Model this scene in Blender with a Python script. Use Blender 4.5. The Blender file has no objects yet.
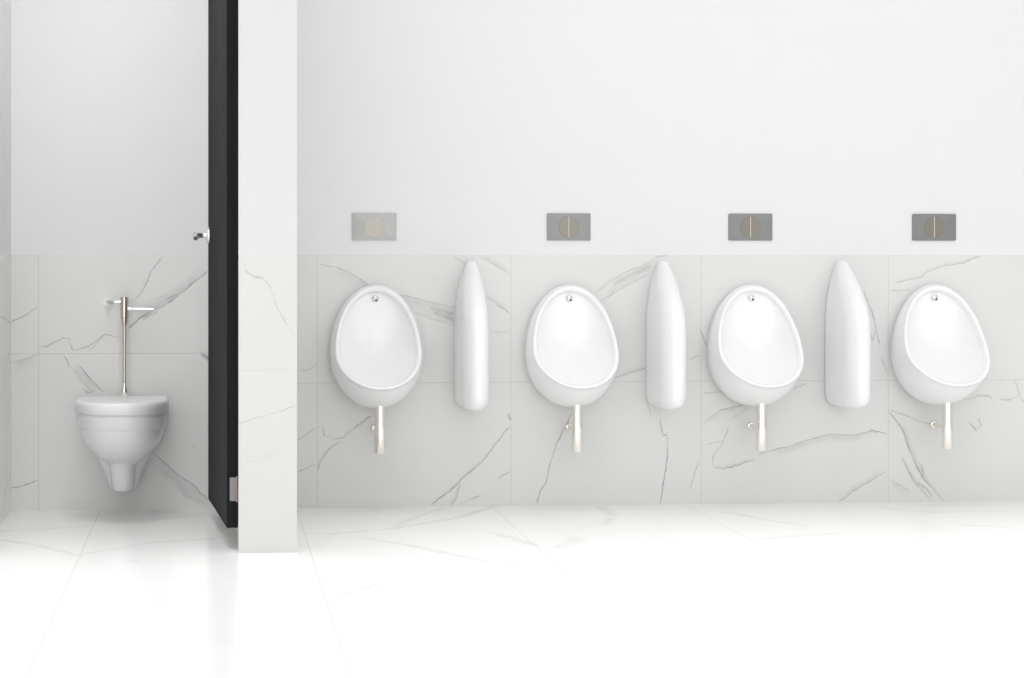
import bpy, bmesh, math
from mathutils import Vector, Matrix

C = bpy.context.scene.collection
PI = math.pi

# ------------------------------------------------------------------ camera model
FZ = .006                   # floor level
S = 250.0                    # pixels per metre on the back wall, below the vanishing point
VX, HY = 213.0, 255.0        # where the wall's normal meets the picture, horizon
F, PX0 = 2250.0, 415.0       # focal length (px), principal point
TH = math.atan((PX0 - VX) / F)
D = F / (S * math.cos(TH))   # camera to back wall
H = 255.5 / S                # eye height = top of the tiling
AX = Vector((math.sin(TH), math.cos(TH), 0)); RT = Vector((math.cos(TH), -math.sin(TH), 0))

def ray(px, py):
    return AX + RT * ((px - PX0) / F) + Vector((0, 0, 1)) * ((HY - py) / F)
def wp(px, py, d=0.0):
    """measured photo point -> place, at distance d in front of the back wall"""
    r = ray(px, py); t = (D - d) / r.y
    p = Vector((0, -D, H)) + r * t
    return p
def wx(px, d=0.0): return wp(px, HY, d).x
def fp(px, py):
    r = ray(px, py); t = (FZ - H) / r.z
    return Vector((0, -D, H)) + r * t
def lp(px, py, X):
    r = ray(px, py); t = X / r.x
    return Vector((0, -D, H)) + r * t

cam = bpy.data.objects.new('camera', bpy.data.cameras.new('camera'))
C.objects.link(cam)
cam.location = (0, -D, H)
cam.rotation_euler = (PI / 2, 0, -TH)
cam.data.sensor_fit = 'HORIZONTAL'; cam.data.sensor_width = 36
cam.data.lens = F / 1024 * 36
cam.data.shift_x = (512 - PX0) / 1024
cam.data.shift_y = -(339 - HY) / 1024
cam.data.clip_end = 100
bpy.context.scene.camera = cam

# ------------------------------------------------------------------ materials
class NT:
    def __init__(self, name):
        self.m = bpy.data.materials.new(name); self.m.use_nodes = True
        self.t = self.m.node_tree; self.t.nodes.clear()
        self.out = self.t.nodes.new('ShaderNodeOutputMaterial')
        self.b = self.t.nodes.new('ShaderNodeBsdfPrincipled')
        self.t.links.new(self.b.outputs[0], self.out.inputs[0])
    def n(self, kind, **kw):
        x = self.t.nodes.new(kind)
        for k, v in kw.items(): setattr(x, k, v)
        return x
    def put(self, sock, v):
        if hasattr(v, 'is_output'): self.t.links.new(v, sock)
        else: sock.default_value = v
    def math(self, op, a, b=None, c=None, clamp=False):
        x = self.n('ShaderNodeMath', operation=op, use_clamp=clamp)
        self.put(x.inputs[0], a)
        if b is not None: self.put(x.inputs[1], b)
        if c is not None: self.put(x.inputs[2], c)
        return x.outputs[0]
    def rng(self, v, a, b, c, d, smooth=False, clamp=True):
        x = self.n('ShaderNodeMapRange', clamp=clamp)
        if smooth: x.interpolation_type = 'SMOOTHSTEP'
        self.put(x.inputs[0], v)
        for i, q in enumerate((a, b, c, d)): self.put(x.inputs[i + 1], q)
        return x.outputs[0]
    def noise(self, vec, scale, detail=3, rough=.5):
        x = self.n('ShaderNodeTexNoise')
        if vec is not None: self.put(x.inputs['Vector'], vec)
        x.inputs['Scale'].default_value = scale; x.inputs['Detail'].default_value = detail
        x.inputs['Roughness'].default_value = rough
        return x.outputs
    def mix(self, f, a, b):
        x = self.n('ShaderNodeMix', data_type='RGBA')
        self.put(x.inputs[0], f); self.put(x.inputs[6], a); self.put(x.inputs[7], b)
        return x.outputs[2]

def plain(name, col, rough=.5, metal=0.0, spec=.5, coat=0.0, vary=.02, scale=8):
    k = NT(name)
    tc = k.n('ShaderNodeTexCoord').outputs['Object']
    f = k.noise(tc, scale)[0]
    a = tuple(max(0, c * (1 - vary)) for c in col) + (1,)
    b = tuple(min(1, c * (1 + vary)) for c in col) + (1,)
    k.put(k.b.inputs['Base Color'], k.mix(f, a, b))
    k.b.inputs['Roughness'].default_value = rough
    k.b.inputs['Metallic'].default_value = metal
    k.b.inputs['Specular IOR Level'].default_value = spec
    k.b.inputs['Coat Weight'].default_value = coat
    return k.m

def monotone_runs(pts):
    """cut a polyline so each run is a function of its longer axis"""
    runs = []; i = 0
    while i < len(pts) - 1:
        du = pts[i+1][0] - pts[i][0]; dv = pts[i+1][1] - pts[i][1]
        j = i + 1
        best = None
        for ax in (0, 1):
            s = pts[i+1][ax] - pts[i][ax]
            if abs(s) < 1e-5: continue
            j = i + 1
            while j < len(pts) - 1 and (pts[j+1][ax] - pts[j][ax]) * s > 0 and \
                    abs(pts[j+1][ax] - pts[j][ax]) > .3 * abs(pts[j+1][1-ax] - pts[j][1-ax]): j += 1
            span = abs(pts[j][ax] - pts[i][ax])
            if abs(s) < .3 * abs(pts[i+1][1-ax] - pts[i][1-ax]): continue
            if best is None or (j, span) > (best[1], best[3]): best = (ax, j, None, span)
        runs.append((best[0], pts[i:best[1]+1])); i = best[1]
    return runs

def marble(name, axes, base, vein_col, veins, ju, jv, rough=.25, warp=.006, joint_w=.0016, joint_dark=.35,
           spec=.4, vw=1.0, ustretch=1.0, vop=1.0):
    """polished marble slabs: veins are drawn curves (u, v in metres), joints are straight grooves"""
    k = NT(name)
    pos = k.n('ShaderNodeNewGeometry').outputs['Position']
    nz = k.noise(pos, 38, 4, .6)[1]
    nz2 = k.noise(pos, 9, 2, .5)[1]
    def centre(c, amp):
        s = k.n('ShaderNodeVectorMath', operation='SUBTRACT'); k.put(s.inputs[0], c); s.inputs[1].default_value = (.5, .5, .5)
        m = k.n('ShaderNodeVectorMath', operation='SCALE'); k.put(m.inputs[0], s.outputs[0]); m.inputs['Scale'].default_value = amp
        return m.outputs[0]
    a1 = k.n('ShaderNodeVectorMath'); k.put(a1.inputs[0], pos); k.put(a1.inputs[1], centre(nz, warp * 2))
    a2 = k.n('ShaderNodeVectorMath'); k.put(a2.inputs[0], a1.outputs[0]); k.put(a2.inputs[1], centre(nz2, warp * 2.5))
    sp = k.n('ShaderNodeSeparateXYZ'); k.put(sp.inputs[0], a2.outputs[0])
    sq = k.n('ShaderNodeSeparateXYZ'); k.put(sq.inputs[0], pos)
    UV = [sp.outputs[axes[0]], sp.outputs[axes[1]]]
    RAW = [sq.outputs[axes[0]], sq.outputs[axes[1]]]
    op = k.rng(k.noise(pos, 14, 3, .6)[0], .30, .66, .30, 1.0)
    cl = k.rng(k.noise(pos, 30, 5, .7)[0], .3, .7, .25, 1.0)
    total = None; soft = None
    for v in veins:
        pts, w, strength, smudge = v
        for ax, run in monotone_runs(pts):
            if run[0][ax] > run[-1][ax]: run = run[::-1]
            u0, u1 = run[0][ax], run[-1][ax]
            vs = [p[1 - ax] for p in run]; v0, v1 = min(vs), max(vs)
            if v1 - v0 < 1e-4: v1 = v0 + 1e-4
            t = k.rng(UV[ax], u0, u1, 0, 1, clamp=False)
            fc = k.n('ShaderNodeFloatCurve')
            cu = fc.mapping.curves[0]
            while len(cu.points) < len(run): cu.points.new(.5, .5)
            for i, p in enumerate(run):
                cu.points[i].location = ((p[ax] - u0) / (u1 - u0), (p[1 - ax] - v0) / (v1 - v0))
                cu.points[i].handle_type = 'VECTOR'
            fc.mapping.update()
            k.put(fc.inputs['Value'], t)
            f = k.math('MULTIPLY_ADD', fc.outputs[0], v1 - v0, v0)
            sd = k.math('SUBTRACT', UV[1 - ax], f)
            slope = (v1 - v0) / (u1 - u0)
            cs = 1 / math.sqrt(1 + slope * slope)
            ww = w * .9 * vw / max(cs, .4)
            line = k.rng(k.math('ABSOLUTE', sd), 0, ww, strength * vop, 0, smooth=True)
            e = min(.2, .012 / (u1 - u0)) if len(pts) > 2 else .15
            mask = k.rng(k.math('ABSOLUTE', k.math('SUBTRACT', t, .5)), .5 - e, .5 + .2 * e, 1, 0)
            line = k.math('MULTIPLY', line, mask)
            total = line if total is None else k.math('MAXIMUM', total, line)
            if smudge:
                sm = k.rng(sd, 0, smudge, .42 * strength * vop, 0, smooth=True)
                side = k.rng(sd, -.004 if smudge > 0 else .004, 0, 0, 1)
                m2 = k.rng(k.math('ABSOLUTE', k.math('SUBTRACT', t, .5)), .2, .52, 1, 0, smooth=True)
                sm = k.math('MULTIPLY', k.math('MULTIPLY', sm, side), m2)
                soft = sm if soft is None else k.math('MAXIMUM', soft, sm)
    cloud = k.rng(k.noise(pos, 2.2, 4, .6)[0], .35, .75, 0, .05)
    if total is None: amt = cloud
    else:
        amt = k.math('MULTIPLY', total, op)
        if soft is not None: amt = k.math('MAXIMUM', amt, k.math('MULTIPLY', soft, cl))
        amt = k.math('ADD', amt, cloud, clamp=True)
    col = k.mix(amt, base + (1,), vein_col + (1,))
    jt = None
    for ax, js in ((0, ju), (1, jv)):
        for j in js:
            if isinstance(j, tuple): j, lo, hi = j
            else: lo = hi = None
            x = k.rng(k.math('ABSOLUTE', k.math('SUBTRACT', RAW[ax], j)), joint_w * .6, joint_w * 1.3, joint_dark, 0)
            if lo is not None:
                x = k.math('MULTIPLY', x, k.math('MULTIPLY', k.math('GREATER_THAN', RAW[1-ax], lo), k.math('LESS_THAN', RAW[1-ax], hi)))
            jt = x if jt is None else k.math('MAXIMUM', jt, x)
    if jt is not None: col = k.mix(jt, col, (.30, .30, .295, 1))
    k.put(k.b.inputs['Base Color'], col)
    k.b.inputs['Roughness'].default_value = rough
    k.b.inputs['Specular IOR Level'].default_value = spec
    return k.m

M_PAINT_S = plain('white_paint_stall_lightened', (.83, .83, .83), .6, spec=.2, vary=.004, scale=1.5)  # the wall's white, with the stall's missing light put into the colour
M_PAINT_L = plain('white_paint_side_lightened', (.90, .90, .90), .6, spec=.2, vary=.004, scale=1.5)  # same white again, lightened in colour to make up for weak light
M_PAINT_P = plain('white_paint_pillar_dimmed', (.66, .66, .66), .6, spec=.2, vary=.004, scale=1.5)  # same white, darkened in colour against the pillar's stronger light
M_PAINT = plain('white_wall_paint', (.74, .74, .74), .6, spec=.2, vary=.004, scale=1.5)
M_CERAMIC = plain('white_glazed_ceramic', (.875, .875, .877), .25, spec=.5, vary=.003)
M_CERAMIC_T = plain('toilet_ceramic', (.82, .82, .822), .25, spec=.5, vary=.003)
M_NICKEL = plain('warm_polished_nickel', (.90, .865, .81), .2, 1.0, vary=.02)
M_NICKEL_D = plain('brushed_nickel', (.70, .64, .57), .22, 1.0, vary=.03)
M_CHROME = plain('bright_chrome', (.80, .80, .80), .12, 1.0, vary=.02)
M_HINGE = plain('grey_hinge_steel', (.27, .27, .285), .5, .2, vary=.03)
M_HOLE = plain('dark_slot', (.05, .045, .04), .6, vary=.05)
M_LINE = plain('pale_button_gap', (.62, .60, .54), .4, vary=.02)

def door_mat(name, lo, hi):
    k = NT(name)
    tc = k.n('ShaderNodeTexCoord').outputs['Object']
    mp = k.n('ShaderNodeMapping'); mp.inputs['Scale'].default_value = (60, 60, 1.2)
    k.put(mp.inputs[0], tc)
    f = k.noise(mp.outputs[0], 3.0, 5, .6)[0]
    k.put(k.b.inputs['Base Color'], k.mix(k.rng(f, .3, .7, 0, 1), lo + (1,), hi + (1,)))
    k.b.inputs['Roughness'].default_value = .6
    k.b.inputs['Specular IOR Level'].default_value = 0.0
    return k.m
M_DOOR = door_mat('charcoal_wood_grain', (.036, .036, .036), (.080, .080, .080))
M_EDGE = door_mat('black_door_edge', (.016, .016, .016), (.023, .023, .023))

# ------------------------------------------------------------------ marble veins (measured on the tiles)
def W(pts, d=0.0): return [(wp(x, y, d).x, wp(x, y, d).z) for x, y in pts]
uw = []
def V(pts, w=.0045, s=.7, sm=0): uw.append((W(pts), w, s, sm))
V([(319.3,264),(336.8,267.1),(351.3,272.3),(361.6,279.5),(372,287),(385,292),(396.7,294),(413,297),(434,303.2),(454.5,307.4),(468,310)], .0045, .62, -.075)
V([(413,311.5),(434,319.8),(452.5,325),(470,330)], .004, .35, .07)
V([(428,307),(442,311),(456,315)], .020, .5)
V([(432,312),(447,317),(458,322)], .016, .45)
V([(452.5,256),(465,263),(479,269)], .004, .5)
V([(479,255.7),(495.8,265),(510.3,273.3)], .0045, .6, .03)
V([(484,295),(498,305.3),(510.3,313.6)], .0045, .6, .03)
V([(489,331),(498,333),(509,332)], .008, .25)
V([(373,415),(367.8,416.7),(357.5,425),(347,433.2),(341,440.5)], .0045, .75, -.02)
V([(318.3,427),(323.4,429),(324.5,435.3),(332.7,439.4),(346,437)], .0045, .75)
V([(341,441.5),(330.6,447.7),(321.4,460),(317.8,469.4)], .0045, .8, -.02)
V([(300,370),(310,369),(317.8,363)], .004, .45)
V([(296,440),(305,436),(317,427)], .0045, .6)
V([(296,472),(305,469),(317.3,463.2)], .0045, .65)
V([(510.7,425.3),(497,442),(484.3,459.6),(472,471),(459,482.4),(446,494),(430,506)], .0045, .8, .02)
V([(460.8,483),(457.2,495.8),(451,506)], .0045, .75, -.02)
V([(480.7,494.7),(470,499),(459,505)], .005, .6)
V([(510.3,470.5),(504,474),(498.8,478.4)], .005, .6)
V([(508,414),(509,418),(510,421)], .007, .8)
V([(572,411.6),(565.8,425),(557.5,442.5),(551,462),(545.8,483),(541,490),(536.7,504)], .0045, .75)
V([(613.2,379),(627.7,373.4),(645.2,368.6),(660,365)], .005, .65, .02)
V([(592.6,295),(607,282.6),(625.6,271.2),(642,266),(656.6,260)], .004, .45, -.03)
V([(598.8,302.6),(617.4,290.9),(634,281.6),(650.4,272.3)], .004, .5, .045)
V([(612,285),(630,275),(652,266)], .022, .36)
V([(655,258),(661,256.5),(668,255.5)], .008, .4)
V([(646.3,400),(652.5,418.8)], .0045, .35)
V([(660.3,418.8),(661.8,435.3),(667,434.3),(668,445.6),(666,470),(659.6,506)], .0048, .8)
V([(687.6,361),(694,357),(702,354.8)], .006, .35)
V([(700.3,328),(703.4,337),(706.5,346.5)], .005, .6)
V([(703,393),(721,392),(729,399),(736,405)], .0045, .5)
V([(745,404),(739.6,405.4),(721,409.5),(708.6,418.8),(702.4,427)], .0045, .55, -.03)
V([(750,406),(740,413),(730,420)], .012, .2)
V([(705.5,444.6),(722,440.5)], .0045, .6)
V([(728.2,427),(721,445.6),(713.7,454),(712.7,466.3)], .0045, .6)
V([(713.2,466.5),(723,468.8),(739.6,464.2),(755,459)], .005, .75, .02)
V([(758,455),(772.6,449.8),(791,445.6),(809.8,439.4),(830.4,434.3),(855.2,435.3),(873.8,431.2),(888.2,433.9)], .0045, .75, -.04)
V([(870,430),(874,431.5),(878,433)], .008, .7)
V([(806.7,382.7),(793,389.9)], .005, .5)
V([(887,470.4),(867,483),(852,492),(838.3,502)], .0045, .65, .03)
V([(699,461.4),(694,474),(689.4,488.5)], .0045, .6)
V([(863.6,291),(872.8,315.6),(879,339.4),(880,345)], .0045, .65)
V([(871,333),(873,341),(876,330)], .006, .6)
V([(881,356.8),(888.3,374.4)], .0045, .6)
V([(889.4,290.9),(900,291.5),(911,289.8)], .0045, .5)
V([(895.6,283.2),(921.4,277.4),(926.5,272.3),(944,265.7),(962.7,263),(981.3,255.3)], .0045, .6, .02)
V([(889.4,409.5),(904.9,414.7),(917.2,420.9),(931.7,425)], .006, .5)
V([(889,411),(902.8,430),(909,447.7),(914,459.6),(923,477.7),(943,500)], .005, .85, .03)
V([(901.5,456),(908,470),(914,481.3),(930.4,499.3)], .005, .8, .02)
V([(916,482),(926,488),(934,498)], .008, .7)
V([(888.8,479.5),(900,485),(910.5,492)], .0045, .5, -.05)
V([(921,462),(923,470),(924,478)], .006, .7)
V([(973,404.3),(977,396),(989.5,396),(993.6,402.3)], .006, .45)
V([(998.8,399.2),(1010,400.2),(1020.5,395),(1014.3,380.6)], .006, .5)
V([(1018,392),(1022,399),(1030,410)], .005, .5)
V([(978,416.7),(981.3,426),(973,431.2)], .006, .4)
V([(969.9,423),(973,427),(976,432)], .010, .55)
V([(960,400),(972,398),(980,395)], .006, .4)

sv = []
def SV(pts, w=.0045, s=.7, sm=0): sv.append((W(pts), w, s, sm))
SV([(163,256.3),(151.7,271.3),(145.4,286.4),(135.4,300.2)], .0045, .65)
SV([(208,271.3),(190.6,285),(173,300.2),(155.5,309),(140.4,317.7),(127.9,329)], .006, .9, .06)
SV([(180,293),(166,300),(152,309)], .016, .55)
SV([(158,311),(150,314),(142,320)], .012, .5)
SV([(152,300),(160,296),(168,298)], .010, .3)
SV([(140,318),(148,313),(155,312)], .008, .5)
SV([(38.9,346.6),(47.6,346.6),(62.7,338.3),(71.5,339)], .0045, .7)
SV([(68,340),(71.5,345),(72.7,351)], .0045, .7)
SV([(72.7,350.3),(87.8,346.6),(105.3,334),(120.4,337.8)], .0045, .7)
SV([(89,351),(96,344),(104,335)], .004, .5)
SV([(64,355.3),(67,361),(70.2,368)], .0045, .6)
SV([(77.7,364),(90.3,378),(104,391.7)], .006, .7, -.06)
SV([(82,389),(88,393),(96,390)], .010, .5)
SV([(74,368),(82,380),(92,391)], .018, .35)
SV([(201,354.5),(205,356.5),(209,360)], .014, .9)
SV([(10,322.7),(22.6,317.7),(37.6,307.2)], .005, .7)
SV([(10,362.9),(22,359.5),(37.6,354.8)], .0045, .6, -.06)
SV([(154.4,454.7),(172.6,469.6),(192.6,484.6),(208.2,500),(216,507)], .0055, .75, -.09)
SV([(163,468),(178,484),(196,502)], .035, .35)
SV([(180,493),(192,499),(206,504)], .02, .45)
SV([(8,489),(20,486),(37.5,481)], .005, .75)
SV([(194,447.5),(195.5,449)], .006, .5)

DP = D * (1 - 1 / 1.175)     # front of the partition wall
pv = []
def PV(pts, w=.004, s=.55, sm=0): pv.append((W(pts, DP), w, s, sm))
PV([(241,256),(245.5,270.3),(254.3,277.3),(262.3,277.3),(270.3,288),(275,303),(284,320),(293,337)], .0042, .5)
PV([(238,424),(250,420),(262.3,415.9),(278,412),(297,406)], .0042, .5)
PV([(238,466),(262,458),(292,449)], .005, .12)

fv = []
def FV(pts, w=.02, s=.5, sm=0): fv.append(([(fp(x, y).x, fp(x, y).y) for x, y in pts], w, s, sm))
FV([(0,539.4),(39.8,546),(79.7,556)], .03, .5)
FV([(-10,532),(40,529),(93,526)], .05, .35)
FV([(81,554),(116,549),(149,542.7),(208,539),(228,536)], .03, .4)
FV([(110,522),(135,521),(158,524)], .05, .3)
FV([(150,520),(180,517),(210,514)], .05, .3)
FV([(128,561),(140,562)], .04, .4)
FV([(332.5,533.7),(394,528.3),(459,517.4),(495,505.8)], .035, .6)
FV([(394,526),(420,516),(444,508)], .035, .5)
FV([(357.8,537.3),(415.6,546.3),(473.4,559),(534.8,567)], .035, .5)
FV([(300,533),(340,534.5)], .035, .4)
FV([(336,597),(372,586),(430,569.8)], .03, .5)
FV([(487.9,532),(512,538),(538.4,546.3)], .04, .5)
FV([(556,548),(570,544),(577,536)], .06, .4)
FV([(600,506),(612,515),(604,525)], .05, .4)
FV([(762,539),(800,535.5),(842,533.7)], .035, .4)
FV([(726,512),(768,520),(809,526.4)], .04, .4)
FV([(880,508),(930,512),(1010,511)], .04, .4)
FV([(960,525),(1012,527)], .05, .4)
FV([(842,565),(900,577),(976,591)], .04, .4)
FV([(1004,565),(1024,569),(1050,573)], .03, .6)
FV([(970,561),(1000,553),(1030,549)], .03, .4)

VEIN = (.18, .18, .19)
ZT = H
ZJ1 = wp(317, 383.2).z
ZJ2 = wp(100, 353.6).z
CORNER = wx(11)
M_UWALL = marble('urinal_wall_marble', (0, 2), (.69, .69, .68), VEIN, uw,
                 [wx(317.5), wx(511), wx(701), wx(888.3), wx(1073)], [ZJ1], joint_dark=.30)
M_SWALL = marble('stall_wall_marble', (0, 2), (.80, .80, .79), VEIN, sv, [wx(38.6)], [ZJ2], joint_dark=.32)  # base colour lightened to offset the dimmer light in the stall
M_LWALL = marble('side_wall_marble', (1, 2), (.86, .86, .85), VEIN,  # side tile base lightened too, standing in for missing light
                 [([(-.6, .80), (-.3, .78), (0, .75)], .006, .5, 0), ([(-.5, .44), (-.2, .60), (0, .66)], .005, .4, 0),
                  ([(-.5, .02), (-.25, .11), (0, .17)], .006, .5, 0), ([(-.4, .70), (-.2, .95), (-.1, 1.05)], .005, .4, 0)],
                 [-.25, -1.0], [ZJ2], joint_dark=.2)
M_PWALL = marble('partition_marble', (0, 2), (.645, .645, .635), (.25, .25, .25), pv, [], [ZJ2], joint_dark=.12, joint_w=.002)  # tile base darkened to offset the strong light on the pillar front
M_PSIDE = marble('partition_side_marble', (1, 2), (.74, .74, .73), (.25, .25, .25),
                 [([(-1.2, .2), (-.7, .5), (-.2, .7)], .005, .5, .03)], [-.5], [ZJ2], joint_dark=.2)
FJ = [wx(100 + 195.3 * i) - .002 for i in range(-1, 6)]
FJ = [fp(99.7, 511).x, fp(297, 511).x, fp(491.5, 506.6).x, fp(685, 504.8).x]
FJ += [FJ[-1] + (FJ[-1] - FJ[0]) / 3 * i for i in (1, 2, 3)]
M_FLOOR = marble('floor_marble', (0, 1), (.90, .90, .895), (.30, .30, .30), fv, FJ, [], vop=.55, rough=.2, warp=.008,
                 joint_w=.002, joint_dark=.28, spec=.5)

# ------------------------------------------------------------------ mesh helpers
def link(name, bm, mats, parent=None, smooth=True, angle=None):
    bmesh.ops.recalc_face_normals(bm, faces=bm.faces)
    me = bpy.data.meshes.new(name)
    bm.to_mesh(me); bm.free()
    for m in (mats if isinstance(mats, (list, tuple)) else [mats]): me.materials.append(m)
    if smooth:
        me.polygons.foreach_set('use_smooth', [True] * len(me.polygons))
        if angle: me.set_sharp_from_angle(angle=math.radians(angle))
    o = bpy.data.objects.new(name, me); C.objects.link(o)
    if parent: o.parent = parent
    return o
def tag(o, label, cat, group=None):
    o['label'] = label; o['category'] = cat
    if group: o['group'] = group
    return o
def thing(name, loc, label, cat, group=None, rz=0):
    o = bpy.data.objects.new(name, None); C.objects.link(o)
    o.location = loc; o.rotation_euler = (0, 0, rz); o.empty_display_size = .1
    return tag(o, label, cat, group)
def struct(name, bm, mats, smooth=False):
    o = link(name, bm, mats, smooth=smooth); o['kind'] = 'structure'; return o

def quad(bm, pts, mi=0):
    f = bm.faces.new([bm.verts.new(p) for p in pts]); f.material_index = mi; return f
def box(bm, lo, hi, bevel=0, seg=2, mat=None):
    g = bmesh.ops.create_cube(bm, size=1)
    for v in g['verts']:
        v.co = Vector([(lo[i] + hi[i]) / 2 + v.co[i] * (hi[i] - lo[i]) for i in range(3)])
    if bevel:
        es = list({e for v in g['verts'] for e in v.link_edges})
        bmesh.ops.bevel(bm, geom=es, offset=bevel, segments=seg, profile=.5, affect='EDGES')
    if mat: bmesh.ops.transform(bm, matrix=mat, verts=g['verts'])
def lathe(bm, prof, frame=Matrix(), n=32):
    """prof: (radius, height) pairs about the local z axis, then placed by frame"""
    rings = []
    for r, z in prof:
        if r < 1e-6: rings.append([bm.verts.new(frame @ Vector((0, 0, z)))])
        else: rings.append([bm.verts.new(frame @ Vector((r * math.cos(2*PI*i/n), r * math.sin(2*PI*i/n), z))) for i in range(n)])
    for a, b in zip(rings, rings[1:]):
        for i in range(n):
            j = (i + 1) % n
            if len(a) == 1 and len(b) == 1: continue
            if len(a) == 1: bm.faces.new((a[0], b[j], b[i]))
            elif len(b) == 1: bm.faces.new((a[i], a[j], b[0]))
            else: bm.faces.new((a[i], a[j], b[j], b[i]))
def loft(bm, rings, cap0=True, cap1=True):
    R = [[bm.verts.new(p) for p in r] for r in rings]
    n = len(R[0])
    for a, b in zip(R, R[1:]):
        for i in range(n):
            j = (i + 1) % n
            bm.faces.new((a[i], a[j], b[j], b[i]))
    for flag, r in ((cap0, R[0]), (cap1, R[-1])):
        if flag:
            c = sum((v.co for v in r), Vector()) / n
            cv = bm.verts.new(c)
            for i in range(n): bm.faces.new((r[i], r[(i+1) % n], cv))
    return R
def frame(p, axis):
    z = Vector(axis).normalized()
    q = z.to_track_quat('Z', 'Y')
    return Matrix.Translation(p) @ q.to_matrix().to_4x4()
def lerp(a, b, t): return a + (b - a) * t
def interp(tab, x):
    for (x0, *a), (x1, *b) in zip(tab, tab[1:]):
        if (x0 <= x <= x1) or (x1 <= x <= x0):
            t = (x - x0) / (x1 - x0); return [lerp(p, q, t) for p, q in zip(a, b)]
    return list(tab[-1][1:]) if abs(x - tab[-1][0]) < abs(x - tab[0][0]) else list(tab[0][1:])
def catmull(tab, x):
    """smooth table lookup (rows sorted by first column, ascending)"""
    n = len(tab); x = min(max(x, tab[0][0]), tab[-1][0])
    i = 0
    while i < n - 2 and x > tab[i+1][0]: i += 1
    x0, x1 = tab[i][0], tab[i+1][0]; t = (x - x0) / (x1 - x0)
    out = []
    for c in range(1, len(tab[0])):
        def sl(k):
            if k == 0: return (tab[1][c]-tab[0][c])/(tab[1][0]-tab[0][0])
            if k == n-1: return (tab[-1][c]-tab[-2][c])/(tab[-1][0]-tab[-2][0])
            a=(tab[k][c]-tab[k-1][c])/(tab[k][0]-tab[k-1][0]); b=(tab[k+1][c]-tab[k][c])/(tab[k+1][0]-tab[k][0])
            return 0 if a*b <= 0 else 2*a*b/(a+b)
        h = x1-x0; m0, m1 = sl(i)*h, sl(i+1)*h; p0, p1 = tab[i][c], tab[i+1][c]
        out.append((2*t**3-3*t**2+1)*p0+(t**3-2*t**2+t)*m0+(-2*t**3+3*t**2)*p1+(t**3-t**2)*m1)
    return out

# ------------------------------------------------------------------ room shell
TOP = 2.75
PL, PR = wx(238.6, DP), wx(297, DP)        # partition wall faces
XR = wx(1024) + 1.6
FRONT = -6.6
bm = bmesh.new()
quad(bm, [(PL, 0, ZT), (XR, 0, ZT), (XR, 0, TOP), (PL, 0, TOP)], 0)
quad(bm, [(PL, 0, 0), (XR, 0, 0), (XR, 0, ZT), (PL, 0, ZT)], 1)
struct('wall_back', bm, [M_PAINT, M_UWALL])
bm = bmesh.new()
quad(bm, [(CORNER, 0, ZT), (PL, 0, ZT), (PL, 0, TOP), (CORNER, 0, TOP)], 0)
quad(bm, [(CORNER, 0, 0), (PL, 0, 0), (PL, 0, ZT), (CORNER, 0, ZT)], 1)
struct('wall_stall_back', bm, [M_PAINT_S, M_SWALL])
bm = bmesh.new()
quad(bm, [(CORNER, 0, ZT), (CORNER, -DP, ZT), (CORNER, -DP, TOP), (CORNER, 0, TOP)], 0)
quad(bm, [(CORNER, 0, 0), (CORNER, -DP, 0), (CORNER, -DP, ZT), (CORNER, 0, ZT)], 1)
quad(bm, [(CORNER, -DP, 0), (CORNER - .2, -DP, 0), (CORNER - .2, -DP, TOP), (CORNER, -DP, TOP)], 0)
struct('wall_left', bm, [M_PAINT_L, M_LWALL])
bm = bmesh.new()
for z0, z1, a, b in ((0, ZT, 1, 2), (ZT, TOP, 0, 0)):
    quad(bm, [(PL, -DP, z0), (PR, -DP, z0), (PR, -DP, z1), (PL, -DP, z1)], a)
    quad(bm, [(PL, 0, z0), (PL, -DP, z0), (PL, -DP, z1), (PL, 0, z1)], b)
    quad(bm, [(PR, -DP, z0), (PR, 0, z0), (PR, 0, z1), (PR, -DP, z1)], b)
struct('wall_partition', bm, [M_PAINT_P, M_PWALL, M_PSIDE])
bm = bmesh.new()
quad(bm, [(CORNER - 1.5, FRONT, FZ), (XR, FRONT, FZ), (XR, 0, FZ), (CORNER - 1.5, 0, FZ)])
struct('floor', bm, M_FLOOR)

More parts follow.
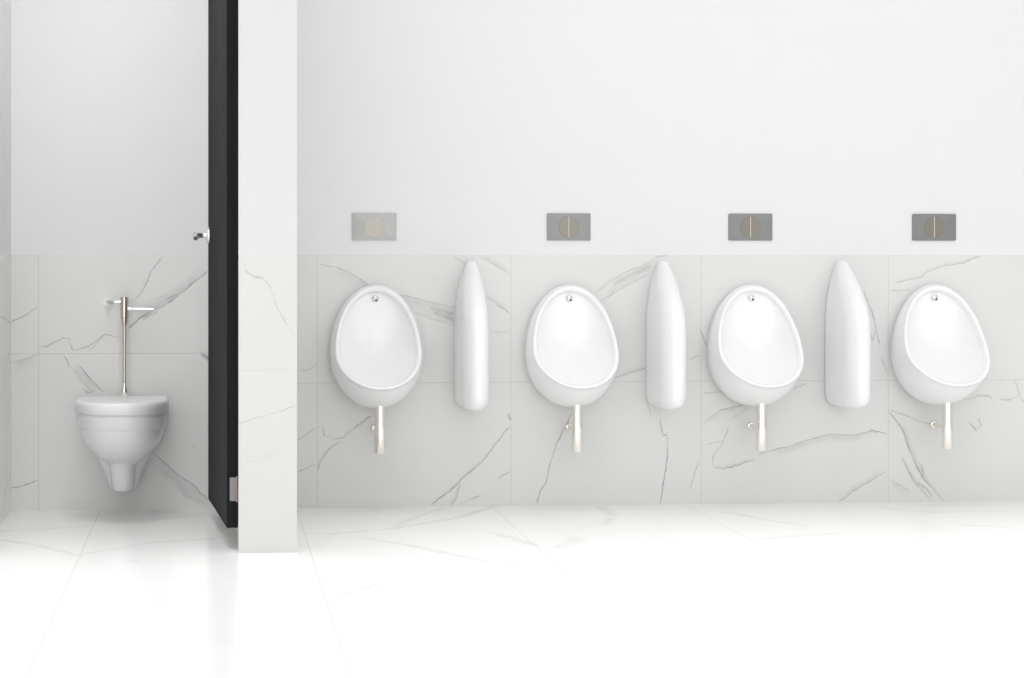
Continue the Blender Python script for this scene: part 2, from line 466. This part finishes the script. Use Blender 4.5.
# ------------------------------------------------------------------ urinals
NU = 72
def egg(w, zt, zb, zm, d_of, xs=0):
    r = []
    for i in range(NU):
        a = 2 * PI * i / NU
        x = w * math.cos(a); s = math.sin(a)
        z = zm + (zt - zm) * s if s > 0 else zm + (zm - zb) * s
        r.append((x, z))
    return r
ZRT, ZRB, ZRM, WR = .897, .499, .634, .172     # rim outline
ZBT, ZBB, ZBM, WB = .888, .411, .622, .180     # outline against the wall
DT, DB = .045, .335
def rim_d(z):
    t = min(max((ZRT - z) / (ZRT - ZRB), 0), 1)
    return catmull([(0, DT), (.2, .075), (.45, .125), (.68, .185), (.85, .262), (.95, .315), (1, DB)], t)[0]
def urinal_body():
    bm = bmesh.new()
    rim = egg(WR, ZRT, ZRB, ZRM, None); wal = egg(WB, ZBT, ZBB, ZBM, None)
    rings = []
    n1 = 14
    cb = (0, .66)
    for q in range(n1 + 1):                              # hull from the wall out to the rim
        t = q / n1
        ring = []
        for (wx_, wz), (rx, rz) in zip(wal, rim):
            low = max(0, (ZBM - wz) / (ZBM - ZBB))
            e = t ** lerp(1.0, 2.2, low)                 # underside stays full, then turns up to the lip
            x = lerp(wx_, rx, e); z = lerp(wz, rz, e)
            bul = math.sin(PI * t) * .010
            dx, dz = x - cb[0], z - cb[1]; L = math.hypot(dx, dz)
            x += dx / L * bul; z += dz / L * bul
            ring.append(Vector((x, -t * (rim_d(rz) - .006), z)))
        rings.append(ring)
    ctr = (0, .685)
    def inner(k, push, kd=None):
        ring = []
        for rx, rz in rim:
            low = min(max((.60 - rz) / .09, 0), 1)
            inn = min(max((.76 - rz) / .26, 0), 1); inn = inn * inn * (3 - 2 * inn)
            kk = 1 - (1 - k) * (lerp(1, .55, low) if k > .86 else lerp(lerp(1, .55, low), 1, (.86 - k) / .86))
            x = rx * kk; z = ctr[1] + (rz - ctr[1]) * kk
            ring.append((x, z, rim_d(rz), inn))
        return ring
    # rounded lip
    for k, off in ((.994, .004), (.982, .0075), (.962, .0085), (.940, .0075), (.918, .004), (.900, -.003), (.886, -.012), (.874, -.024)):
        rings.append([Vector((x, -(d + off), z)) for x, z, d, low in inner(k, 0)])
    back = .028
    for k in (.855, .83, .79, .75, .69, .62, .54, .45, .35, .24, .12):
        q = k / .874
        rings.append([Vector((x, -max(lerp(back, d - .024, q ** lerp(3.4, 1.45, low)), .012), z)) for x, z, d, low in inner(k, 0)])
    loft(bm, rings, cap0=True, cap1=True)
    return bm
def cyl_prof(r, z0, z1, b=.002):
    return [(0, z0), (r - b, z0), (r, z0 + b), (r, z1 - b), (r - b, z1), (0, z1)]

U_LABEL = ['white oval wall urinal nearest the wide white pillar, left of the first divider',
           'white oval wall urinal between the first and second dividers from the pillar',
           'white oval wall urinal between the second and third dividers from the pillar',
           'white oval wall urinal at the far right, beyond the third divider']
u_px = [375.6, 569.7, 751.5, 934.6]
PIPE_D, PIPE_X = .160, .007
def make_urinal():
    t = thing('urinal', (0, 0, 0), '', 'urinal', 'row of wall urinals')
    link('bowl', urinal_body(), M_CERAMIC, t)
    bm = bmesh.new()
    zs = H - 42.5 / S
    lathe(bm, [(0, 0), (.0145, 0), (.0145, .004), (.011, .007), (.008, .009), (.007, .014), (.004, .016), (0, .016)], frame((-.003, -.024, zs - .006), (0, -1, -.25)))
    sp = link('water_spreader', bm, M_CHROME, t, angle=40)
    bm = bmesh.new()
    lathe(bm, [(0, 0), (.0045, 0), (.0045, .003), (0, .003)], frame((.0005, -.0395, zs - .011), (0, -1, -.25)), 16)
    link('nozzle', bm, M_HOLE, sp)
    zt, zb = .440, H - 197.5 / S * .994
    bm = bmesh.new()
    f = frame((PIPE_X, -PIPE_D, 0), (0, 0, 1))
    zk = .345
    lathe(bm, [(0, zb), (.020, zb), (.0222, zb + .003), (.0222, zk), (.0217, zk + .006), (.0207, zk + .010), (.0207, zt), (0, zt)], f)
    tr = link('drain_trap', bm, M_NICKEL, t, angle=40)
    bm = bmesh.new()
    ofs = -.008
    lathe(bm, [(0, 0), (.0095, 0), (.0095, PIPE_D), (0, PIPE_D)], frame((PIPE_X + ofs, 0, .325), (0, -1, 0)), 24)
    link('outlet_pipe', bm, M_NICKEL, tr, angle=40)
    bm = bmesh.new()
    lathe(bm, [(.0095, 0), (.0165, 0), (.0165, .006), (.015, .012), (.012, .016), (.0095, .016)], frame((PIPE_X + ofs, 0, .325), (0, -1, 0)), 28)
    link('wall_flange', bm, M_NICKEL, tr, angle=40)
    return t
def children(o): return [c for c in C.objects if c.parent == o]
def copy_tree(o, parent=None):
    c = o.copy(); C.objects.link(c)
    if parent: c.parent = parent
    for ch in children(o): copy_tree(ch, c)
    return c
proto = make_urinal()
for i, p in enumerate(u_px):
    o = proto if i == 0 else copy_tree(proto)
    o.location = (wx(p, .02), 0, 0); o['label'] = U_LABEL[i]

# ------------------------------------------------------------------ dividers
def divider_mesh():
    bm = bmesh.new()
    # z, half thickness at the wall, half thickness of the fin, depth
    tab = [(.409, .026, .022, .235, 0), (.412, .037, .033, .285, 0), (.420, .046, .041, .322, 0), (.434, .053, .047, .350, 0), (.462, .0565, .051, .363, 0),
           (.56, .0575, .052, .368, 0), (.70, .057, .0515, .366, 0), (.78, .055, .050, .350, 0), (.85, .050, .0455, .285, .002), (.92, .040, .0385, .185, .006),
           (.97, .0265, .0265, .100, .009), (.990, .0210, .0200, .070, .010), (.9985, .0165, .0150, .052, .010), (1.001, .009, .008, .035, .010)]
    zs = sorted(set([round(q[0], 4) for q in tab] + [.4451 + .02 * i for i in range(27)]))
    zs = [z for i, z in enumerate(zs) if i == 0 or z - zs[i-1] > .0015]
    rings = []
    for z in zs:
        hw, hf, d, ox = catmull(tab, z)
        y1 = min(.10, d * .3)
        half = [(hw, 0), (hw, y1 * .2), (hw - (hw - hf) * .25, y1 * .4), (hw - (hw - hf) * .7, y1 * .7), (hf, y1)]
        ry = min(hf * 2.2, d - y1 - .004); rx_ = hf * .97
        for q in range(11):
            a = PI / 2 * q / 10
            half.append((hf - rx_ * (1 - math.cos(a)), d - ry * (1 - math.sin(a))))
        half.append((0, d + .0003))
        pts = half + [(-x, y) for x, y in half[-2::-1]]
        rings.append([Vector((x + ox, -y, z)) for x, y in pts])
    loft(bm, rings)
    return bm
d_px = [(454.9, 488.4), (646.4, 685.3), (825.2, 871.2)]
D_LABEL = ['white curved ceramic urinal divider nearest the pillar',
           'white curved ceramic urinal divider, middle one of the three',
           'white curved ceramic urinal divider, beside the rightmost urinal']
d0 = link('urinal_divider', divider_mesh(), M_CERAMIC)
for i, (l, r) in enumerate(d_px):
    o = d0 if i == 0 else d0.copy()
    if i: C.objects.link(o)
    o.location = (wx(l) + .0535, 0, 0)
    tag(o, D_LABEL[i], 'urinal divider', 'dividers between the urinals')

# ------------------------------------------------------------------ flush plates
P = [(352.0, 396.8, .001, (.48, .48, .475), (.49, .465, .42), 'metal flush plate with two half-round buttons, bright reflection painted in, nearest the pillar'),
     (546.8, 590.7, .001, (.30, .305, .30), (.285, .27, .235), 'metal square-cornered flush plate with half-round buttons, grey reflection painted in, second from the pillar'),
     (728.3, 772.4, .006, (.245, .25, .245), (.235, .22, .19), 'metal round-cornered flush plate, dark reflection painted in, third from the pillar'),
     (912.0, 956.0, .006, (.220, .225, .22), (.215, .20, .17), 'metal round-cornered flush plate with dark reflection painted in, above the rightmost urinal')]
z0, z1 = wp(512, 240.4).z, wp(512, 213.3).z
for i, (l, r, rad, c1, c2, lab) in enumerate(P):
    x0, x1 = wx(l), wx(r - .4); w = x1 - x0; h = z1 - z0
    t = thing('flush_plate', ((x0 + x1) / 2, 0, (z0 + z1) / 2), lab, 'flush plate', 'flush plates above the urinals')
    m1 = plain('flush_plate_metal', c1, .5, .15, spec=.3, vary=.04, scale=60)  # one metal, with each plate's reflection put into the colour
    m2 = plain('flush_button_metal', c2, .45, .15, spec=.3, vary=.03, scale=40)  # button tone carries the same painted reflection
    bm = bmesh.new()
    def rrect(hw, hh, rd, y):
        out = []
        for cx, cz, a0 in ((hw-rd, hh-rd, 0), (-hw+rd, hh-rd, 90), (-hw+rd, -hh+rd, 180), (hw-rd, -hh+rd, 270)):
            for q in range(7):
                a = math.radians(a0 + 15 * q)
                out.append(Vector((cx + rd * math.cos(a), y, cz + rd * math.sin(a))))
        return out
    loft(bm, [rrect(w/2, h/2, rad, 0), rrect(w/2, h/2, rad, -.0055), rrect(w/2 - .0015, h/2 - .0015, max(rad - .001, .0006), -.0065)])
    link('faceplate', bm, m1, t, angle=35)
    R = .0425
    for s in (-1, 1):
        bm = bmesh.new()
        def half(rr, y, g=.0016):
            pts = [Vector((s * max(rr * math.cos(math.radians(a)), g), y, rr * math.sin(math.radians(a)))) for a in range(-88, 89, 8)]
            return pts
        loft(bm, [half(R, -.006), half(R, -.0078), half(R - .0015, -.009, .0022)])
        link('button', bm, m2, t, angle=35)
    bm = bmesh.new(); box(bm, (-.0015, -.0086, -R), (.0015, -.006, R))
    link('button_gap', bm, M_LINE, t, smooth=False)

# ------------------------------------------------------------------ toilet
TX = wx(124.6)
t = thing('toilet', (TX, 0, 0), 'white wall-hung toilet with closed lid, hanging inside the stall', 'toilet')
NT_ = 64
def horseshoe(w, d, z, back=0.0, p=2.3, flat=.45, bt=0.0):
    """plan outline: straight back on the wall, sides running forward, rounded front"""
    pts = []
    ds = d * flat
    m = 40
    for i in range(m + 1):
        a = PI * i / m
        c, s = math.cos(a), math.sin(a)
        x = w * math.copysign(abs(c) ** (2 / p), c)
        y = ds + (d - ds) * abs(s) ** (2 / p)
        pts.append(Vector((x, -y, z)))
    for q in range(1, 8): pts.append(Vector((-w * (1 - bt * (q / 7) ** 3), -lerp(ds, back, q / 7), z)))
    for q in range(1, 8): pts.append(Vector((lerp(-w, w, q / 8) * (1 - bt), -back, z)))
    for q in range(0, 7): pts.append(Vector((w * (1 - bt * (1 - q / 7) ** 3), -lerp(back, ds, q / 7), z)))
    return pts
def T(py, d): return H - (py - HY) / S * (1 - d / D)
bm = bmesh.new()
tab = [(.180, .036, .25), (.192, .047, .27), (.206, .059, .295), (.222, .077, .33), (.245, .104, .385), (.275, .130, .435), (.31, .151, .472), (.34, .1625, .490),
       (.3595, .1655, .496), (.362, .1690, .500), (.39, .1745, .508), (.4055, .1765, .512), (.4085, .175, .510)]
rings = []
for r in sorted(set([q[0] for q in tab] + [.2151 + .0125 * i for i in range(16)])):
    w, d = catmull(tab, r); rings.append(horseshoe(w, d, r))
loft(bm, rings)
# tapering shroud that carries the pan on the wall
tab = [(.092, .030, .10), (.096, .046, .14), (.11, .056, .165), (.16, .074, .19), (.22, .098, .22), (.27, .120, .25), (.33, .145, .28)]
loft(bm, [horseshoe(*catmull(tab, z), z, p=3) for z in sorted(set([q[0] for q in tab] + [.1053 + .01 * i for i in range(22)]))])
link('pan', bm, M_CERAMIC_T, t, angle=50)
bm = bmesh.new()
tab = [(.099, .022, .21), (.102, .034, .245), (.110, .0420, .262), (.13, .0465, .272), (.18, .051, .295), (.22, .056, .325), (.25, .063, .37), (.28, .070, .41), (.30, .072, .425)]
loft(bm, [horseshoe(*catmull(tab, z), z, back=.05, p=2.8, flat=.5) for z in sorted(set([q[0] for q in tab] + [.1153 + .01 * i for i in range(18)]))])
link('trapway', bm, M_CERAMIC_T, t, angle=50)
def pad(z0, z1, w, d, back, b, sc=.004):
    bm = bmesh.new(); rs = []
    for e, z in ((b, z0), (b * .3, z0 + b * .3), (0, z0 + b), (0, z1 - b * 1.6), (b * .35, z1 - b * .6), (b * 1.1, z1 - b * .12), (b * 2.2, z1)):
        rs.append(horseshoe(w - e, d - e, z, back=back + e, bt=.05))
    loft(bm, rs); return bm
link('seat', pad(.407, .4150, .174, .508, .045, .001), M_CERAMIC_T, t, angle=60)
link('lid', pad(.4155, .4640, .1805, .517, .045, .008), M_CERAMIC_T, t, angle=60)

# ------------------------------------------------------------------ flush valve over the toilet
VD = .062
vx = wx(124.4, VD)
def vz(py): return wp(124.4, py, VD).z
t = thing('flush_valve', (vx, 0, vz(396)), 'nickel flush valve with side lever and slim pipe above the toilet', 'flush valve')
base = vz(396)
ax = frame((0, -VD, -base), (0, 0, 1))
bm = bmesh.new()
lathe(bm, [(0, vz(297)), (.0145, vz(297)), (.016, vz(298)), (.016, vz(316)), (.0155, vz(318)), (.0135, vz(320)), (.0125, vz(323)), (.0075, vz(326)), (.0075, vz(327)), (0, vz(327))], ax)
link('valve_body', bm, M_NICKEL_D, t, angle=35)
bm = bmesh.new(); lathe(bm, [(0, vz(394)), (.0068, vz(394)), (.0068, vz(325)), (0, vz(325))], ax, 24)
link('flush_pipe', bm, M_NICKEL_D, t, angle=35)
bm = bmesh.new()
lathe(bm, [(0, vz(397) - .001), (.0095, vz(397)-.001), (.0145, vz(395)), (.015, vz(391)), (.0128, vz(388.5)), (.0085, vz(386.5)), (.0085, vz(383.5)), (.0068, vz(383)), (0, vz(383))], ax, 28)
link('pipe_coupling', bm, M_NICKEL, t, angle=35)
bm = bmesh.new()
f = frame((.012, -VD, vz(308.8) - base), (1, 0, -.02))
lathe(bm, [(0, 0), (.0095, 0), (.0095, .012), (.0085, .016), (.0072, .06), (.0062, .095), (.0055, .104), (0, .105)], f, 20)
link('lever', bm, M_CHROME, t, angle=35)
bm = bmesh.new()
zc = vz(302) - base
xf = wx(108.3) - vx
lathe(bm, [(0, 0), (.0205, 0), (.0205, .006), (.0195, .008), (.0100, .009), (.0095, .040), (0, .040)], frame((xf, 0, wp(108, 303).z - base), (0, -1, 0)), 32)
fl = link('wall_flange', bm, plain('pale_nickel', (.93, .91, .85), .45, .0), t, angle=35)
bm = bmesh.new()
pts = [Vector((xf, -.036, zc)), Vector((xf + .006, -.050, zc)), Vector((xf + .016, -.060, zc)), Vector((xf + .030, -VD, zc)), Vector((-.014, -VD, zc))]
rings = []
for i, p in enumerate(pts):
    d = (pts[min(i+1, len(pts)-1)] - pts[max(i-1, 0)]).normalized()
    u = Vector((0, 0, 1)); v = d.cross(u)
    rings.append([p + (u * math.cos(2*PI*q/20) + v * math.sin(2*PI*q/20)) * .0085 for q in range(20)])
loft(bm, rings)
link('inlet_elbow', bm, M_CHROME, t, angle=50)

# ------------------------------------------------------------------ stall door, swung inwards
SN, SF = 1.160, 1.0342
dn, df = D * (1 - 1 / SN), D * (1 - 1 / SF)
A = Vector((wx(226.7, dn), -dn, 0)); B = Vector((wx(208.2, df), -df, 0))
zb = wp(226.7, 528, dn).z
L = (B - A).length
ang = math.atan2(-(B.x - A.x), B.y - A.y)       # door runs along local +y from the hinge edge, local +x is the far face
t = thing('stall_door', (A.x, A.y, 0), 'dark charcoal wooden stall door standing open beside the white pillar', 'door', rz=ang)
thick = (PL - .0015 - A.x) / math.cos(ang)
bm = bmesh.new(); box(bm, (0, 0, zb), (thick, L, 2.2), .0012, 1)
for f in bm.faces:
    c = f.calc_center_median()
    f.material_index = 1 if c.y < .001 else 0
link('door_panel', bm, [M_DOOR, M_EDGE], t, smooth=False)
hz = wp(208.5, 235.5, df).z
bm = bmesh.new()
yh = L - .045
lathe(bm, [(0, 0), (.032, 0), (.032, .006), (.029, .0105), (.012, .012), (0, .012)], frame((0, yh, hz), (-1, 0, 0)), 36)
hd = link('door_handle', bm, M_CHROME, t, angle=35)
bm = bmesh.new()
lathe(bm, [(.0, .006), (.0115, .006), (.0105, .02), (.0105, .045), (.012, .052), (.012, .06), (0, .06)], frame((0, yh, hz), (-1, 0, 0)), 24)
link('neck', bm, M_CHROME, hd, angle=35)
bm = bmesh.new()
pts = [((-.040, yh + .008, hz - .002), .0135), ((-.050, yh - .004, hz - .003), .0138), ((-.055, yh - .025, hz - .003), .0120), ((-.0575, yh - .06, hz - .006), .0105), ((-.0585, yh - .10, hz - .010), .0098), ((-.058, yh - .115, hz - .012), .0090)]
rings = []
for i, (p, r) in enumerate(pts):
    a = Vector(pts[max(i-1, 0)][0]); b = Vector(pts[min(i+1, len(pts)-1)][0])
    d = (b - a).normalized(); u = Vector((0, 0, 1)); v = d.cross(u).normalized(); u = v.cross(d)
    rings.append([Vector(p) + (u * math.cos(2*PI*q/20) * .85 + v * math.sin(2*PI*q/20)) * r for q in range(20)])
loft(bm, rings)
link('lever', bm, M_CHROME, hd, angle=50)
bm = bmesh.new()
h0, h1 = wp(233, 501, dn).z, wp(233, 477.5, dn).z
box(bm, (.0105, -.0035, h0), (thick - .001, .0, h1), .0006, 1)
for q in range(3):
    lathe(bm, [(0, 0), (.003, 0), (.002, .0012), (0, .0014)], frame((.022, -.0035, lerp(h0, h1, .2 + .3 * q)), (0, -1, 0)), 14)
hg = link('hinge', bm, M_HINGE, t, smooth=False)
bm = bmesh.new()
lathe(bm, cyl_prof(.004, h0 - .004, h1 + .004, .001), frame((thick - .0035, -.005, 0), (0, 0, 1)), 16)
link('hinge_pin', bm, plain('brown_hinge_pin', (.32, .24, .20), .4, .5), hg, angle=40)

# ------------------------------------------------------------------ light
def area(name, loc, rot, sx, sy, power, spread=180, col=(1, 1, 1)):
    l = bpy.data.lights.new(name, 'AREA'); l.shape = 'RECTANGLE'; l.size = sx; l.size_y = sy; l.energy = power; l.color = col
    l.spread = math.radians(spread)
    o = bpy.data.objects.new(name, l); C.objects.link(o); o.location = loc; o.rotation_euler = rot; return o
w = bpy.data.worlds.new('front_fill_world'); bpy.context.scene.world = w; w.use_nodes = True
wt = w.node_tree; bg = wt.nodes['Background']; bg.inputs[0].default_value = (1, 1, 1, 1)
# unseen frontal fill added to lift walls and stall: brighter towards the open front, softer overhead
gc = wt.nodes.new('ShaderNodeTexCoord')
dt = wt.nodes.new('ShaderNodeVectorMath'); dt.operation = 'DOT_PRODUCT'
wt.links.new(gc.outputs['Generated'], dt.inputs[0]); dt.inputs[1].default_value = (0, -.98, .2)
mx = wt.nodes.new('ShaderNodeMath'); mx.operation = 'MAXIMUM'; mx.inputs[1].default_value = 0
wt.links.new(dt.outputs['Value'], mx.inputs[0])
pw = wt.nodes.new('ShaderNodeMath'); pw.operation = 'POWER'; pw.inputs[1].default_value = 4
wt.links.new(mx.outputs[0], pw.inputs[0])
ma = wt.nodes.new('ShaderNodeMath'); ma.operation = 'MULTIPLY_ADD'; ma.inputs[1].default_value = 1.4; ma.inputs[2].default_value = .60
wt.links.new(pw.outputs[0], ma.inputs[0]); wt.links.new(ma.outputs[0], bg.inputs[1])
area('front_floor_fill', (1.2, -4.1, 2.7), (0, 0, 0), 8.5, 6.8, 138, 60)  # added fill without a real fixture, burns the front floor to white
area('urinal_downlight', (1.65, -.75, 2.7), (0, 0, 0), 3.6, .3, 2.5, 150)
area('stall_downlight', (-.38, -1.0, 2.7), (0, 0, 0), .6, .6, 6, 140)

sc = bpy.context.scene
sc.view_settings.view_transform = 'Standard'
sc.view_settings.look = 'None'
sc.view_settings.exposure = 0
sc.cycles.max_bounces = 10
sc.cycles.use_denoising = True
